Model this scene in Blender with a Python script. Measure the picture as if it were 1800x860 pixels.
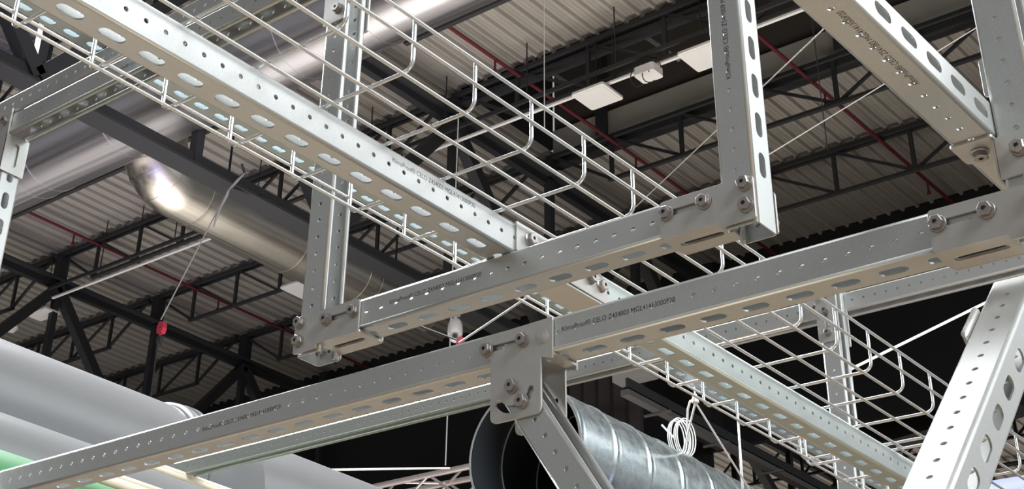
import bpy, bmesh, math, random
from mathutils import Vector, Matrix
from mathutils.geometry import tessellate_polygon
random.seed(7)
D = bpy.data
for o in list(D.objects): D.objects.remove(o)
COL = bpy.context.scene.collection
SC = bpy.context.scene

# ------------------------------------------------------------------ camera
H = 1.65                                   # eye height of the camera above the hall floor
RR = ((0.74098755, 0.66910462, 0.05688982),
      (-0.32392222, 0.43035731, -0.84253604),
      (-0.58822771, 0.60588084, 0.53562726))
FPX, CX, CY = 2643.153, 659.689, 115.941   # focal length / principal point in 1800x860 pixels
cam = D.cameras.new('camera'); camo = D.objects.new('camera', cam); COL.objects.link(camo)
camo.matrix_world = Matrix(((RR[0][0], -RR[1][0], -RR[2][0], 0), (RR[0][1], -RR[1][1], -RR[2][1], 0),
                            (RR[0][2], -RR[1][2], -RR[2][2], H), (0, 0, 0, 1)))
cam.sensor_width = 36; cam.lens = FPX / 1800 * 36
cam.shift_x = -(CX - 900) / 1800; cam.shift_y = (CY - 430) / 1800
cam.clip_start = .05; cam.clip_end = 200
SC.camera = camo

# ------------------------------------------------------------------ light, world, exposure
SC.view_settings.view_transform = 'Standard'; SC.view_settings.look = 'None'
SC.view_settings.gamma = 1; SC.view_settings.exposure = 0.0
try: SC.view_settings.use_curve_mapping = False
except Exception: pass
W = D.worlds.new('world'); SC.world = W; W.use_nodes = True
bgn = W.node_tree.nodes['Background']; bgn.inputs[0].default_value = (.95, .97, 1.0, 1); bgn.inputs[1].default_value = .35

def area(name, loc, tgt, size, size_y, power, col, spread=math.pi):
    l = D.lights.new(name, 'AREA'); l.shape = 'RECTANGLE'; l.size = size; l.size_y = size_y; l.energy = power; l.color = col; l.spread = spread
    o = D.objects.new(name, l); COL.objects.link(o); o.location = loc
    o.rotation_euler = (Vector(tgt) - Vector(loc)).to_track_quat('-Z', 'Y').to_euler(); return o
area('hall_light_bank_side', (7.0, .2, 7.8), (-1, 1.5, 2.2), 4, 4, 1450, (.92, .97, 1.0))
area('added_light_right_rear', (4.5, 7.0, 8.5), (-1.2, 1.4, 2.4), 8, 5, 400, (.92, .97, 1.0))  # added light, placed so the right-facing steel sides reflect it
area('hall_light_bank_top', (-.6, .2, 11.3), (-1, 1.0, 2.2), 5, 4, 170, (1.0, .99, .97))
area('added_rim_light_left', (-14.0, 5.0, 10.6), (-4, 3.5, 3), 3, 3, 900, (.90, .95, 1.0), .8)  # added rim light for the tops of the pale pipes, out of frame
area('added_light_over_pipes', (-6.3, 4.4, 11.1), (-4.5, 3.5, 3), 3, 3, 420, (.92, .96, 1.0), 1.6)  # added light above the pipes, shades them from top to bottom
area('added_fill_below', (.5, 1.1, .5), (-.5, 1.3, 2.4), 1.0, 1.0, 14, (1.0, .85, .64))  # added warm fill from below for the undersides of the right rails
area('added_roof_uplight', (-6.0, 9.0, .5), (-6.0, 8.5, 12), 12, 7, 540, (1.0, .95, .88), 1.5)  # added at floor level to brighten the roof deck, no real fixture
area('added_roof_uplight', (-17.0, 10.0, .5), (-17.0, 10, 12), 10, 7, 310, (1.0, .96, .90), 1.6)  # second added light from the floor, for the left part of the deck
area('added_far_roof_uplight', (-14.0, 29.0, .5), (-14.0, 29, 12), 12, 12, 600, (1.0, .94, .86), 2.0)  # added to brighten the roof of the hall beyond
area('violet_stage_light', (-7.0, 4.0, .8), (-12.5, 8.0, 9.0), 1.6, 1.6, 34, (.40, .38, 1.0), 1.0)

# ------------------------------------------------------------------ helpers
def ray(px, py):
    v = ((px - CX) / FPX, (py - CY) / FPX, 1.0)
    return Vector([sum(RR[i][j] * v[i] for i in range(3)) for j in range(3)])
def at(px, py, ax, val):
    """point of the photograph on the world plane axis=val (camera-relative numbers), in world metres"""
    d = ray(px, py); p = d * (val / d[ax]); return Vector((p.x, p.y, p.z + H))
def V(x, y, z): return Vector((x, y, z + H))      # camera-relative heights -> world

def mat(name, col, rough=.5, metal=0., noise=0., nscale=30., bump=0., rnoise=0., stretch=None):
    m = D.materials.new(name); m.use_nodes = True; nt = m.node_tree; b = nt.nodes['Principled BSDF']
    b.inputs['Base Color'].default_value = (*col, 1); b.inputs['Roughness'].default_value = rough; b.inputs['Metallic'].default_value = metal
    if noise or bump or rnoise:
        tc = nt.nodes.new('ShaderNodeTexCoord'); mp = nt.nodes.new('ShaderNodeMapping'); nz = nt.nodes.new('ShaderNodeTexNoise')
        nt.links.new(tc.outputs['Object'], mp.inputs[0]); nt.links.new(mp.outputs[0], nz.inputs['Vector'])
        nz.inputs['Scale'].default_value = nscale; nz.inputs['Detail'].default_value = 5
        if stretch: mp.inputs['Scale'].default_value = stretch
        if noise:
            r = nt.nodes.new('ShaderNodeMapRange'); r.inputs[1].default_value = .3; r.inputs[2].default_value = .7
            r.inputs[3].default_value = 1 - noise; r.inputs[4].default_value = 1 + noise
            mx = nt.nodes.new('ShaderNodeMix'); mx.data_type = 'RGBA'; mx.blend_type = 'MULTIPLY'; mx.inputs[0].default_value = 1
            mx.inputs[6].default_value = (*col, 1)
            nt.links.new(nz.outputs['Fac'], r.inputs[0]); nt.links.new(r.outputs[0], mx.inputs[7]); nt.links.new(mx.outputs[2], b.inputs['Base Color'])
        if rnoise:
            r2 = nt.nodes.new('ShaderNodeMapRange'); r2.inputs[1].default_value = .3; r2.inputs[2].default_value = .7
            r2.inputs[3].default_value = rough - rnoise; r2.inputs[4].default_value = rough + rnoise
            nt.links.new(nz.outputs['Fac'], r2.inputs[0]); nt.links.new(r2.outputs[0], b.inputs['Roughness'])
        if bump:
            bp = nt.nodes.new('ShaderNodeBump'); bp.inputs['Strength'].default_value = bump; bp.inputs['Distance'].default_value = .01
            nt.links.new(nz.outputs['Fac'], bp.inputs['Height']); nt.links.new(bp.outputs[0], b.inputs['Normal'])
    return m
M = {}
M['galv'] = mat('galvanised_steel', (.50, .51, .50), .43, .72, .05, 420, .0, .02)
M['galv_g'] = mat('galvanised_steel_green_reflection', (.475, .52, .505), .43, .72, .05, 420, .0, .02)  # galvanised steel with a greenish light reflection put into its base colour
M['galv_b'] = mat('galvanised_steel_blue_reflection', (.46, .52, .535), .43, .72, .05, 420, .0, .02)  # same steel, bluish stage light mixed into the colour
M['plate'] = mat('bracket_steel', (.50, .49, .465), .42, .60, .04, 90, 0, .03)
M['bolt'] = mat('bolt_steel', (.36, .335, .325), .30, .9)
M['wire'] = mat('electroplated_wire', (.70, .71, .71), .26, .8)
M['ink'] = mat('black_ink', (.012, .012, .012), .6)
M['deck'] = mat('roof_deck', (.30, .275, .245), .62, .1, .12, 1.5, 0, 0, (6, .4, 1))
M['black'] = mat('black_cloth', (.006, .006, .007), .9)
M['dark'] = mat('dark_painted_steel', (.020, .020, .022), .6)
M['grey'] = mat('grey_painted_steel', (.22, .22, .23), .5)
M['grey3'] = mat('dim_grey_steel', (.09, .085, .085), .6)
M['red'] = mat('red_pipe_paint', (.11, .014, .022), .5)
M['beige'] = mat('beige_panel', (.33, .31, .27), .7, 0, .06, 3)
M['alu'] = mat('aluminium_cladding', (.56, .54, .56), .40, 1.0, .05, 2.0, 0, .06, (.15, 8, 8))
M['alu_y'] = mat('aluminium_cladding_warm', (.62, .58, .51), .40, 1.0, .05, 2.0, 0, .06, (8, .15, 8))
M['spiral'] = mat('spiral_duct_zinc', (.50, .55, .56), .27, .85, .10, 38, 0, .05)
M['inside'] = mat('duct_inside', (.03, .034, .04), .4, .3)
M['pvc'] = mat('pale_grey_plastic', (.17, .17, .172), .30, 0, .03, 3)
M['green'] = mat('green_plastic', (.045, .19, .07), .4, 0, .08, 3)
M['cream'] = mat('cream_plastic', (.72, .66, .54), .45)
M['lav'] = mat('lavender_plastic', (.16, .18, .36), .5)
M['white'] = mat('white_plastic', (.72, .70, .68), .4)
M['rope'] = mat('steel_rope', (.46, .44, .41), .45, .4)
M['rope_w'] = mat('white_rope', (.72, .72, .70), .5)
M['truss'] = mat('aluminium_truss', (.62, .55, .54), .35, .6)
M['hoist'] = mat('red_lacquer', (.42, .03, .05), .35)
M['floor'] = mat('hall_floor', (.14, .10, .062), .6, 0, .1, 2)
M['copper'] = mat('copper_pipe', (.45, .22, .09), .35, .8)

def tag(o, label=None, cat=None, group=None, kind=None):
    if label: o['label'] = label
    if cat: o['category'] = cat
    if group: o['group'] = group
    if kind: o['kind'] = kind
    return o
def empty(name, loc=(0, 0, 0)):
    o = D.objects.new(name, None); COL.objects.link(o); o.location = loc; o.empty_display_size = .05; return o
def obj(name, bm, m, parent=None, smooth=False, recalc=False):
    if recalc: bmesh.ops.recalc_face_normals(bm, faces=bm.faces)
    me = D.meshes.new(name); bm.to_mesh(me); bm.free()
    if smooth:
        for p in me.polygons: p.use_smooth = True
    o = D.objects.new(name, me); COL.objects.link(o); me.materials.append(m)
    if parent: child(o, parent)
    return o
def child(o, parent):
    o.parent = parent
    if parent.type == 'EMPTY' or True:
        o.matrix_parent_inverse = parent_world(parent).inverted()
def parent_world(p):
    w = Matrix.LocRotScale(p.location, p.rotation_euler, p.scale)
    if p.parent: w = parent_world(p.parent) @ p.matrix_parent_inverse @ w
    return w
def smooth_by_angle(o, a=.6):
    me = o.data
    for p in me.polygons: p.use_smooth = True
    try: me.set_sharp_from_angle(angle=a)
    except Exception: pass
    return o
def basis(u):
    u = Vector(u).normalized(); t = Vector((0, 0, 1)) if abs(u.z) < .9 else Vector((1, 0, 0))
    s = u.cross(t).normalized(); return u, s, s.cross(u)
def tube_bm(bm, pts, r, n=10, caps=True):
    pts = [Vector(p) for p in pts]; rings = []
    u, s, t = basis(pts[1] - pts[0])
    for i, p in enumerate(pts):
        d = (pts[min(i + 1, len(pts) - 1)] - pts[max(i - 1, 0)]).normalized()
        s = (s - d * s.dot(d)).normalized(); t = d.cross(s)
        rr = r[i] if isinstance(r, (list, tuple)) else r
        rings.append([bm.verts.new(p + s * math.cos(2 * math.pi * k / n) * rr + t * math.sin(2 * math.pi * k / n) * rr) for k in range(n)])
    for a, b in zip(rings[:-1], rings[1:]):
        for k in range(n): bm.faces.new((a[k], a[(k + 1) % n], b[(k + 1) % n], b[k]))
    if caps:
        bm.faces.new(rings[0][::-1]); bm.faces.new(rings[-1])
def tube(name, pts, r, m, parent=None, n=10, caps=True):
    bm = bmesh.new(); tube_bm(bm, pts, r, n, caps); o = obj(name, bm, m, parent, recalc=True); return smooth_by_angle(o, .9)
def bar_bm(bm, p, q, w, h, up=(0, 0, 1)):
    p = Vector(p); q = Vector(q); u = (q - p).normalized(); s = u.cross(Vector(up))
    if s.length < .05: s = u.cross(Vector((1, 0, 0)))
    s.normalize(); t = s.cross(u)
    vs = []
    for e in (p, q):
        for a, b in ((-1, -1), (1, -1), (1, 1), (-1, 1)): vs.append(bm.verts.new(e + s * a * w / 2 + t * b * h / 2))
    for f in ((0, 1, 2, 3), (7, 6, 5, 4), (0, 4, 5, 1), (1, 5, 6, 2), (2, 6, 7, 3), (3, 7, 4, 0)): bm.faces.new([vs[i] for i in f])
def bar(name, p, q, w, h, m, parent=None, up=(0, 0, 1)):
    bm = bmesh.new(); bar_bm(bm, p, q, w, h, up); return obj(name, bm, m, parent, recalc=True)
def angle_bm(bm, p, q, w, t, flip=1, up=(0, 0, 1)):
    """double-leg angle section: horizontal flange + vertical flange"""
    u = (Vector(q) - Vector(p)).normalized(); s = u.cross(Vector(up)).normalized()
    bar_bm(bm, p, q, w, t); off = Vector(up) * (-flip * w / 2)
    bar_bm(bm, Vector(p) + off, Vector(q) + off, t * 1.6, w)
def box(name, lo, hi, m, parent=None):
    bm = bmesh.new(); vs = [bm.verts.new((x, y, z)) for z in (lo[2], hi[2]) for y in (lo[1], hi[1]) for x in (lo[0], hi[0])]
    for f in ((0, 2, 3, 1), (4, 5, 7, 6), (0, 1, 5, 4), (1, 3, 7, 5), (3, 2, 6, 7), (2, 0, 4, 6)): bm.faces.new([vs[i] for i in f])
    return obj(name, bm, m, parent)
def circ(cx, cy, r, n=14, a0=0, a1=2 * math.pi, close=True):
    k = n if close else n + 1
    return [(cx + r * math.cos(a0 + (a1 - a0) * i / n), cy + r * math.sin(a0 + (a1 - a0) * i / n)) for i in range(k)]
def slot2(x0, y0, x1, y1, r, n=6):
    a = math.atan2(y1 - y0, x1 - x0)
    return circ(x1, y1, r, n, a - math.pi / 2, a + math.pi / 2, False) + circ(x0, y0, r, n, a + math.pi / 2, a + 1.5 * math.pi, False)
def rpoly(pts, rad, n=5):
    out = []; N = len(pts)
    for i in range(N):
        p = Vector(pts[i]); a = Vector(pts[i - 1]) - p; b = Vector(pts[(i + 1) % N]) - p
        r = rad[i] if isinstance(rad, (list, tuple)) else rad
        if r <= 0: out.append(tuple(p)); continue
        an = a.normalized(); bn = b.normalized(); th = math.acos(max(-1, min(1, an.dot(bn)))); d = min(r / math.tan(th / 2), a.length * .49, b.length * .49)
        p0 = p + an * d; p1 = p + bn * d
        for k in range(n + 1):
            t = k / n; q = p0 * (1 - t) ** 2 + p * 2 * t * (1 - t) + p1 * t * t; out.append((q.x, q.y))
    return out
def plate_bm(bm, outer, holes, t, O, U, Vv, N):
    """flat sheet with holes; 2-D (x,y) -> O + U x + V y; thickness t along +N"""
    O, U, Vv, N = Vector(O), Vector(U), Vector(Vv), Vector(N)
    loops = [list(outer)] + [list(h) for h in holes]
    tri = tessellate_polygon([[Vector((p[0], p[1], 0)) for p in l] for l in loops])
    flat = [p for l in loops for p in l]
    A = [bm.verts.new(O + U * p[0] + Vv * p[1]) for p in flat]; B = [bm.verts.new(O + U * p[0] + Vv * p[1] + N * t) for p in flat]
    for f in tri:
        try: bm.faces.new([A[i] for i in f]); bm.faces.new([B[i] for i in reversed(f)])
        except ValueError: pass
    k = 0
    for l in loops:
        n = len(l)
        for i in range(n):
            a, b = k + i, k + (i + 1) % n
            bm.faces.new((A[a], A[b], B[b], B[a]))
        k += n
def plate(name, outer, holes, t, O, U, Vv, N, m, parent=None):
    bm = bmesh.new(); plate_bm(bm, outer, holes, t, O, U, Vv, N); o = obj(name, bm, m, parent, recalc=True)
    bv = o.modifiers.new('edge', 'BEVEL'); bv.width = .0005; bv.segments = 1; bv.limit_method = 'ANGLE'
    return o

# ------------------------------------------------------------------ slotted channel
def channel(name, O, u, b, c, L, hole_ph=0., slot_ph=0., pitch=.05, hole_c=.0205, w=.041, h=.041, m=None, parent=None, hp=None):
    """C-shaped strut: outer corner O, u = along, b = across the slotted back, c = from the back to the open side"""
    u, b, c = Vector(u), Vector(b), Vector(c); O = Vector(O); r = .0038; lip = .0095; ret = .0075
    flip = u.cross(b).dot(c) < 0
    bm = bmesh.new(); hp = hp or pitch / 2
    def P(a, x, y): return O + u * a + b * x + c * y
    sm = []
    def face(vs):
        return bm.faces.new(vs if not flip else vs[::-1])
    def flat(p0, p1, pit=None, ph=0, hole=None):
        p0 = Vector(p0); p1 = Vector(p1); ln = (p1 - p0).length
        def F(a, s):
            q = p0 + (p1 - p0) * (s / ln); return P(a, q.x, q.y)
        if not pit:
            vs = [bm.verts.new(F(a, s)) for a, s in ((0, 0), (L, 0), (L, ln), (0, ln))]; face(vs); return
        k0 = math.ceil((pit / 2 + 1e-6 - ph) / pit); k1 = math.floor((L - pit / 2 - 1e-6 - ph) / pit)
        a0 = ph + k0 * pit - pit / 2; a1 = ph + k1 * pit + pit / 2
        outer = [(0, 0), (pit, 0), (pit, ln), (0, ln)]; hl = [(x + pit / 2, y) for x, y in hole]
        tri = tessellate_polygon([[Vector((x, y, 0)) for x, y in outer], [Vector((x, y, 0)) for x, y in hl]]); fl = outer + hl
        edge = {}
        for k in range(k0, k1 + 1):
            base = ph + k * pit - pit / 2; vv = []
            for j, (x, y) in enumerate(fl):
                key = (k + (1 if j in (1, 2) else 0), y) if j < 4 else None
                if key is not None and key in edge: vv.append(edge[key]); continue
                nv = bm.verts.new(F(base + x, y)); vv.append(nv)
                if key is not None: edge[key] = nv
            for t in tri:
                a_, b_, c_ = (Vector((*fl[i], 0)) for i in t)
                ccw = (b_ - a_).cross(c_ - a_).z > 0
                tv = [vv[i] for i in (t if ccw else t[::-1])]
                try: face(tv)
                except ValueError: pass
        for x0, x1 in ((0, a0), (a1, L)):
            if x1 - x0 > 1e-5: face([bm.verts.new(F(a, s)) for a, s in ((x0, 0), (x1, 0), (x1, ln), (x0, ln))])
    def arc(cx, cy, a0, a1, n=4):
        pr = None
        for i in range(n + 1):
            t = a0 + (a1 - a0) * i / n; x, y = cx + r * math.cos(t), cy + r * math.sin(t)
            cur = (bm.verts.new(P(0, x, y)), bm.verts.new(P(L, x, y)))
            if pr: sm.append(face([pr[0], pr[1], cur[1], cur[0]]))
            pr = cur
    pi = math.pi; sl = w - 2 * r; hs = h - 2 * r
    hole = circ(0, hole_c - r, .0029, 12); hole2 = circ(0, hs - (hole_c - r), .0029, 12)
    slot = slot2(-.0085, sl / 2, .0085, sl / 2, .0068, 6)
    flat((w - lip, h - ret), (w - lip, h - r)); arc(w - lip + r, h - r, pi, pi / 2); flat((w - lip + r, h), (w - r, h)); arc(w - r, h - r, pi / 2, 0)
    flat((w, h - r), (w, r), hp, hole_ph, hole2)
    arc(w - r, r, 0, -pi / 2)
    flat((w - r, 0), (r, 0), pitch, slot_ph, slot)
    arc(r, r, -pi / 2, -pi)
    flat((0, r), (0, h - r), hp, hole_ph, hole)
    arc(r, h - r, pi, pi / 2); flat((r, h), (lip - r, h)); arc(lip - r, h - r, pi / 2, 0); flat((lip, h - r), (lip, h - ret))
    for f_ in sm: f_.smooth = True
    bmesh.ops.remove_doubles(bm, verts=bm.verts, dist=1e-6)
    o = obj(name, bm, m or M['galv'], parent)
    sd = o.modifiers.new('sheet', 'SOLIDIFY'); sd.thickness = .0019; sd.offset = -1; sd.use_even_offset = False; sd.use_quality_normals = True
    return o

def bolt(parent, p, axis, s=1., rot=.2, name='hex_bolt'):
    """flanged hex bolt with a six-lobed socket and a shank through the plate"""
    ax, S, T = basis(axis); p = Vector(p); bm = bmesh.new()
    def ring(rad, h, n=24): return [bm.verts.new(p + ax * h * s + (S * math.cos(2 * math.pi * k / n) + T * math.sin(2 * math.pi * k / n)) * rad * s) for k in range(n)]
    fl = [ring(.0088, 0), ring(.0088, .0012), ring(.0080, .0018), ring(.0066, .0022)]
    for a, b in zip(fl[:-1], fl[1:]):
        for k in range(24): bm.faces.new((a[k], a[(k + 1) % 24], b[(k + 1) % 24], b[k]))
    bm.faces.new(fl[0][::-1]); bm.faces.new(fl[-1])
    rh = .0075
    hexa = [(rh * math.cos(rot + i * math.pi / 3), rh * math.sin(rot + i * math.pi / 3)) for i in range(6)]
    top = [(x * .88, y * .88) for x, y in hexa]
    lobe = []
    for i in range(24):
        t = 2 * math.pi * i / 24; rad = .0024 + .0006 * math.cos(6 * t); lobe.append((rad * math.cos(t), rad * math.sin(t)))
    def vt(x, y, h): return bm.verts.new(p + ax * h * s + (S * x + T * y) * s)
    A = [vt(x, y, .0018) for x, y in hexa]; B = [vt(x, y, .0070) for x, y in hexa]; C_ = [vt(x, y, .0078) for x, y in top]
    for i in range(6):
        j = (i + 1) % 6; bm.faces.new((A[i], A[j], B[j], B[i])); bm.faces.new((B[i], B[j], C_[j], C_[i]))
    Lp = [vt(x, y, .0078) for x, y in lobe]; Lb = [vt(x, y, .0045) for x, y in lobe]
    tri = tessellate_polygon([[Vector((x, y, 0)) for x, y in top], [Vector((x, y, 0)) for x, y in lobe]]); al = C_ + Lp
    for t in tri:
        try: bm.faces.new([al[i] for i in t])
        except ValueError: pass
    for i in range(24): bm.faces.new((Lp[i], Lp[(i + 1) % 24], Lb[(i + 1) % 24], Lb[i]))
    bm.faces.new(Lb)
    sh = [ring(.0036, -.0001, 24), ring(.0036, -.012, 24)]
    for k in range(24): bm.faces.new((sh[0][k], sh[1][k], sh[1][(k + 1) % 24], sh[0][(k + 1) % 24]))
    bm.faces.new(sh[1])
    return obj(name, bm, M['bolt'], parent, recalc=True)

def text(body, p0, p1, size, up, nrm, parent, m=None, ext=.00008, bold=0.):
    """printed lettering running from p0 to p1 on a face with outward normal nrm"""
    cu = D.curves.new('lettering', 'FONT'); cu.body = body; cu.size = 1; cu.extrude = 0; cu.offset = bold
    t = D.objects.new('lettering', cu); COL.objects.link(t)
    dg = bpy.context.evaluated_depsgraph_get(); me = D.meshes.new_from_object(t.evaluated_get(dg))
    D.objects.remove(t)
    xs = [v.co.x for v in me.vertices]; x0, x1 = min(xs), max(xs)
    p0 = Vector(p0); p1 = Vector(p1); d = p1 - p0; nrm = Vector(nrm); d = d - nrm * d.dot(nrm); sx = d.length / (x1 - x0); u = d.normalized(); v = nrm.cross(u)
    if v.dot(Vector(up)) < 0: v = -v
    for q in me.vertices: q.co = p0 + u * (q.co.x - x0) * sx + v * q.co.y * size * 1.38 + nrm * ext
    me.materials.clear(); me.materials.append(m or M['ink'])
    o = D.objects.new('printed_lettering', me); COL.objects.link(o); child(o, parent); tag(o, 'black printed lettering on the steel'); return o

# ================================================================== SETTING
ZR = 10.0                                   # underside of the roof deck above camera height
YW = 18.62
def deck(name, x0, x1, y0, y1, m):
    bm = bmesh.new(); p = .211; prof = []; n0 = math.floor(x0 / p); n1 = math.ceil(x1 / p)
    for k in range(n0, n1):
        xx = k * p
        prof += [(xx, 0), (xx + .030, 0), (xx + .044, .048), (xx + .078, .048), (xx + .082, .043), (xx + .090, .043), (xx + .094, .048), (xx + .134, .048), (xx + .138, .043), (xx + .146, .043), (xx + .150, .048), (xx + .196, .048)]
    a = [bm.verts.new(V(x, y0, ZR + z)) for x, z in prof]; b = [bm.verts.new(V(x, y1, ZR + z)) for x, z in prof]
    for i in range(len(prof) - 1): bm.faces.new((a[i], a[i + 1], b[i + 1], b[i]))
    o = obj(name, bm, m); tag(o, 'corrugated grey-brown steel roof deck spanning the hall', kind='structure'); return o
deck('ceiling', -46, 6, -8, 12.42, M['deck'])
deck('ceiling', -46, -10.55, 12.42, 14.42, M['deck'])
deck('ceiling', -46, 6, 14.42, YW, M['deck'])
deck('ceiling', -46, 6, YW + .1, 46, M['deck'])
# raised dark monitor in the deck
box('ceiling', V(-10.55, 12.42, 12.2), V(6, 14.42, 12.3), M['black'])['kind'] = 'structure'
box('wall_monitor_far', V(-10.55, 14.42, 10.0), V(6, 14.5, 10.36), M['beige'])['kind'] = 'structure'
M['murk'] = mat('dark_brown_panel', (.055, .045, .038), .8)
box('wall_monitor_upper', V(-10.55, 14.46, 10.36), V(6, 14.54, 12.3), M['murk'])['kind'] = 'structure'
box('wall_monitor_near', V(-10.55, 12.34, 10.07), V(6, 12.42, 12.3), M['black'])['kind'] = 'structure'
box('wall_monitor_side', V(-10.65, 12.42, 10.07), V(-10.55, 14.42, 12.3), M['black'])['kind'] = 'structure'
box('wall_back', V(-46, YW, -H), V(-10.9, YW + .1, 10.2), M['black'])['kind'] = 'structure'
box('wall_back_header', V(-10.9, YW, 7.15), V(6, YW + .1, 10.2), M['black'])['kind'] = 'structure'
box('wall_far', V(-46, 46, -H), V(6, 46.2, 10.2), M['black'])['kind'] = 'structure'
box('wall_left', V(-46.2, -8, -H), V(-46, 46, 10.2), M['black'])['kind'] = 'structure'
box('floor', V(-46, -12, -H - .1), V(14, 46, -H), M['floor'])['kind'] = 'structure'

# ------------------------------------------------------------------ roof trusses (run away from the camera)
def btruss(X, ztop, zbot, y0, y1, ph, label, parity, cm=M['dark']):
    root = empty('roof_truss', V(X, y0, zbot))
    tag(root, label, 'roof truss', 'deep dark roof trusses')
    bm = bmesh.new(); bar_bm(bm, V(X - .06, y0, ztop), V(X - .06, y1, ztop), .10, .10); bar_bm(bm, V(X, y0, ztop + .06), V(X, y1, ztop + .06), .26, .02)
    obj('top_chord', bm, cm, root, recalc=True)
    bm = bmesh.new(); bar_bm(bm, V(X, y0, zbot), V(X, y1, zbot), .26, .03); bar_bm(bm, V(X, y0, zbot + .09), V(X, y1, zbot + .09), .07, .17)
    obj('bottom_chord', bm, cm, root, recalc=True)
    k = 0; y = ph
    while y < y1 - .1:
        if y > y0 + .1:
            bar('web_member', V(X, y, zbot + .05), V(X, y, ztop), .10, .10, cm, root, up=(0, 1, 0))
            bar('post', V(X, y, ztop + .07), V(X, y, 9.90), .16, .16, cm, root, up=(0, 1, 0))
            if round((y - ph) / 2) % 2 == parity:
                for s in (-1, 1):
                    ye = y + 2 * s
                    if y0 < ye < y1: bar('web_member', V(X, y, ztop - .05), V(X, ye, zbot + .1), .15, .15, cm, root, up=(1, 0, 0))
        y += 2.0; k += 1
    return root
btruss(-10.6, 9.6, 7.12, .4, YW - .1, .4, 'deep dark truss crossing behind the wire tray, its bottom chord below the round ducts', 0)
btruss(-18.6, 9.42, 6.95, 4.4, YW - .1, 4.4, 'deep dark truss at far left above the pale pipes', 0)
# ------------------------------------------------------------------ joists
def joist(y, x0, x1, label, zt=9.92, zb=9.32):
    root = empty('roof_joist', V(x0, y, zb)); tag(root, label, 'joist', 'open web roof joists')
    bm = bmesh.new()
    bar_bm(bm, V(x0, y - .045, zt), V(x1, y - .045, zt), .05, .05); bar_bm(bm, V(x0, y + .045, zt), V(x1, y + .045, zt), .05, .05)
    obj('top_chord', bm, M['dark'], root, recalc=True)
    bm = bmesh.new(); bar_bm(bm, V(x0 + .95, y, zb), V(x1 - .95, y, zb), .06, .04); obj('bottom_chord', bm, M['dark'], root, recalc=True)
    n = int(round((x1 - x0 - 2) / 1.0)); st = (x1 - x0 - 2) / n
    bar('web_member', V(x0 + .1, y, zt), V(x0 + 1, y, zb), .04, .04, M['dark'], root, up=(0, 1, 0))
    bar('web_member', V(x1 - .1, y, zt), V(x1 - 1, y, zb), .04, .04, M['dark'], root, up=(0, 1, 0))
    for i in range(n + 1):
        x = x0 + 1 + i * st
        bar('web_member', V(x, y, zt), V(x, y, zb), .05, .04, M['dark'], root, up=(0, 1, 0))
        if i < n:
            xa, xb = (x, x + st) if i < n / 2 else (x + st, x)
            bar('web_member', V(xa, y, zt), V(xb, y, zb), .035, .035, M['dark'], root, up=(0, 1, 0))
    return root
for i, y in enumerate((8.4, 10.4, 12.4, 14.4, 16.4)):
    w = ('nearest the camera', 'second from the camera', 'on the near edge of the dark roof monitor', 'on the far edge of the dark roof monitor', 'closest to the dark end wall')[i]
    w2 = ('nearest the camera', 'second from the camera', 'above the small white lamp panel', 'under the lower end of the shiny duct', 'closest to the dark end wall')[i]
    joist(y, -10.6, -2.3, 'open web joist of the right bay, ' + w)
    joist(y, -18.7, -10.7, 'open web joist of the middle bay, ' + w2)
    joist(y, -27.0, -18.8, 'open web joist of the left bay, ' + ('nearest the camera', 'second from the camera', 'third from the camera', 'fourth from the camera', 'closest to the dark end wall')[i])
for i, y in enumerate((21.5, 25.5, 29.5, 33.5)):
    joist(y, -24, -6, 'dim joist of the hall beyond the dark wall, ' + ('first', 'second', 'third', 'fourth')[i] + ' past the wall', 9.9, 9.0)
btruss(-13.0, 9.3, 7.8, YW + .4, 44, YW + .4, 'dim truss of the hall beyond the dark wall, seen under the blue strut', 0)
# heavy beams along the monitor
for y, z, lab in ((12.46, 9.83, 'dark double beam along the near edge of the roof monitor'), (14.5, 9.86, 'dark double beam along the far edge of the roof monitor')):
    bm = bmesh.new(); bar_bm(bm, V(-10.6, y, z), V(4, y, z), .14, .05); bar_bm(bm, V(-10.6, y + .13, z + .04), V(4, y + .13, z + .04), .05, .05)
    tag(obj('roof_beam', bm, M['dark'], None, recalc=True), lab, 'beam')
for (a, b_), lab in zip((((1110, 48), (1192, 104)), ((1000, 148), (940, 108)), ((1430, 0), (1480, 62))),
                        ('pale bar inside the roof monitor above the white junction box', 'pale bar inside the roof monitor at its left end', 'pale bar inside the roof monitor right of the hanger')):
    p, q = at(*a, 1, 14.0), at(*b_, 1, 14.0); o = bar('monitor_bar', p, q, .08, .05, M['grey']); tag(o, lab, 'bar', 'pale bars in the roof monitor')
for x in (-9.7, -7.6, -6.3):
    o = bar('monitor_post', V(x, 14.34, 9.95), V(x, 14.34, 12.2), .12, .12, M['dark'], up=(0, 1, 0))
    tag(o, {-9.7: 'dark post in the roof monitor behind the left white light panel', -7.6: 'dark post in the roof monitor just left of the vertical hanger', -6.3: 'dark post in the roof monitor right of the vertical hanger'}[x], 'post', 'dark posts of the monitor')
# sprinkler lines
for x, y0, y1, lab in ((-9.70, 9.0, YW, 'dark red sprinkler pipe passing behind the wire tray'), (-6.93, 9.0, YW, 'dark red sprinkler pipe right of the vertical hanger'), (-17.95, 8.0, YW, 'dark red sprinkler pipe at the left under the deck')):
    r = tube('sprinkler_pipe', [V(x * .985, y0, 9.85), V(x * .985, y1, 9.85)], .024, M['red']); tag(r, lab, 'pipe', 'red sprinkler pipes')
    for y in (11.9, 14.9, 17.7): tube('sprinkler_head', [V(x * .985, y, 9.84), V(x * .985, y, 9.72), V(x * .985, y, 9.66)], [.014, .014, .03], M['red'], r, 8)

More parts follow.
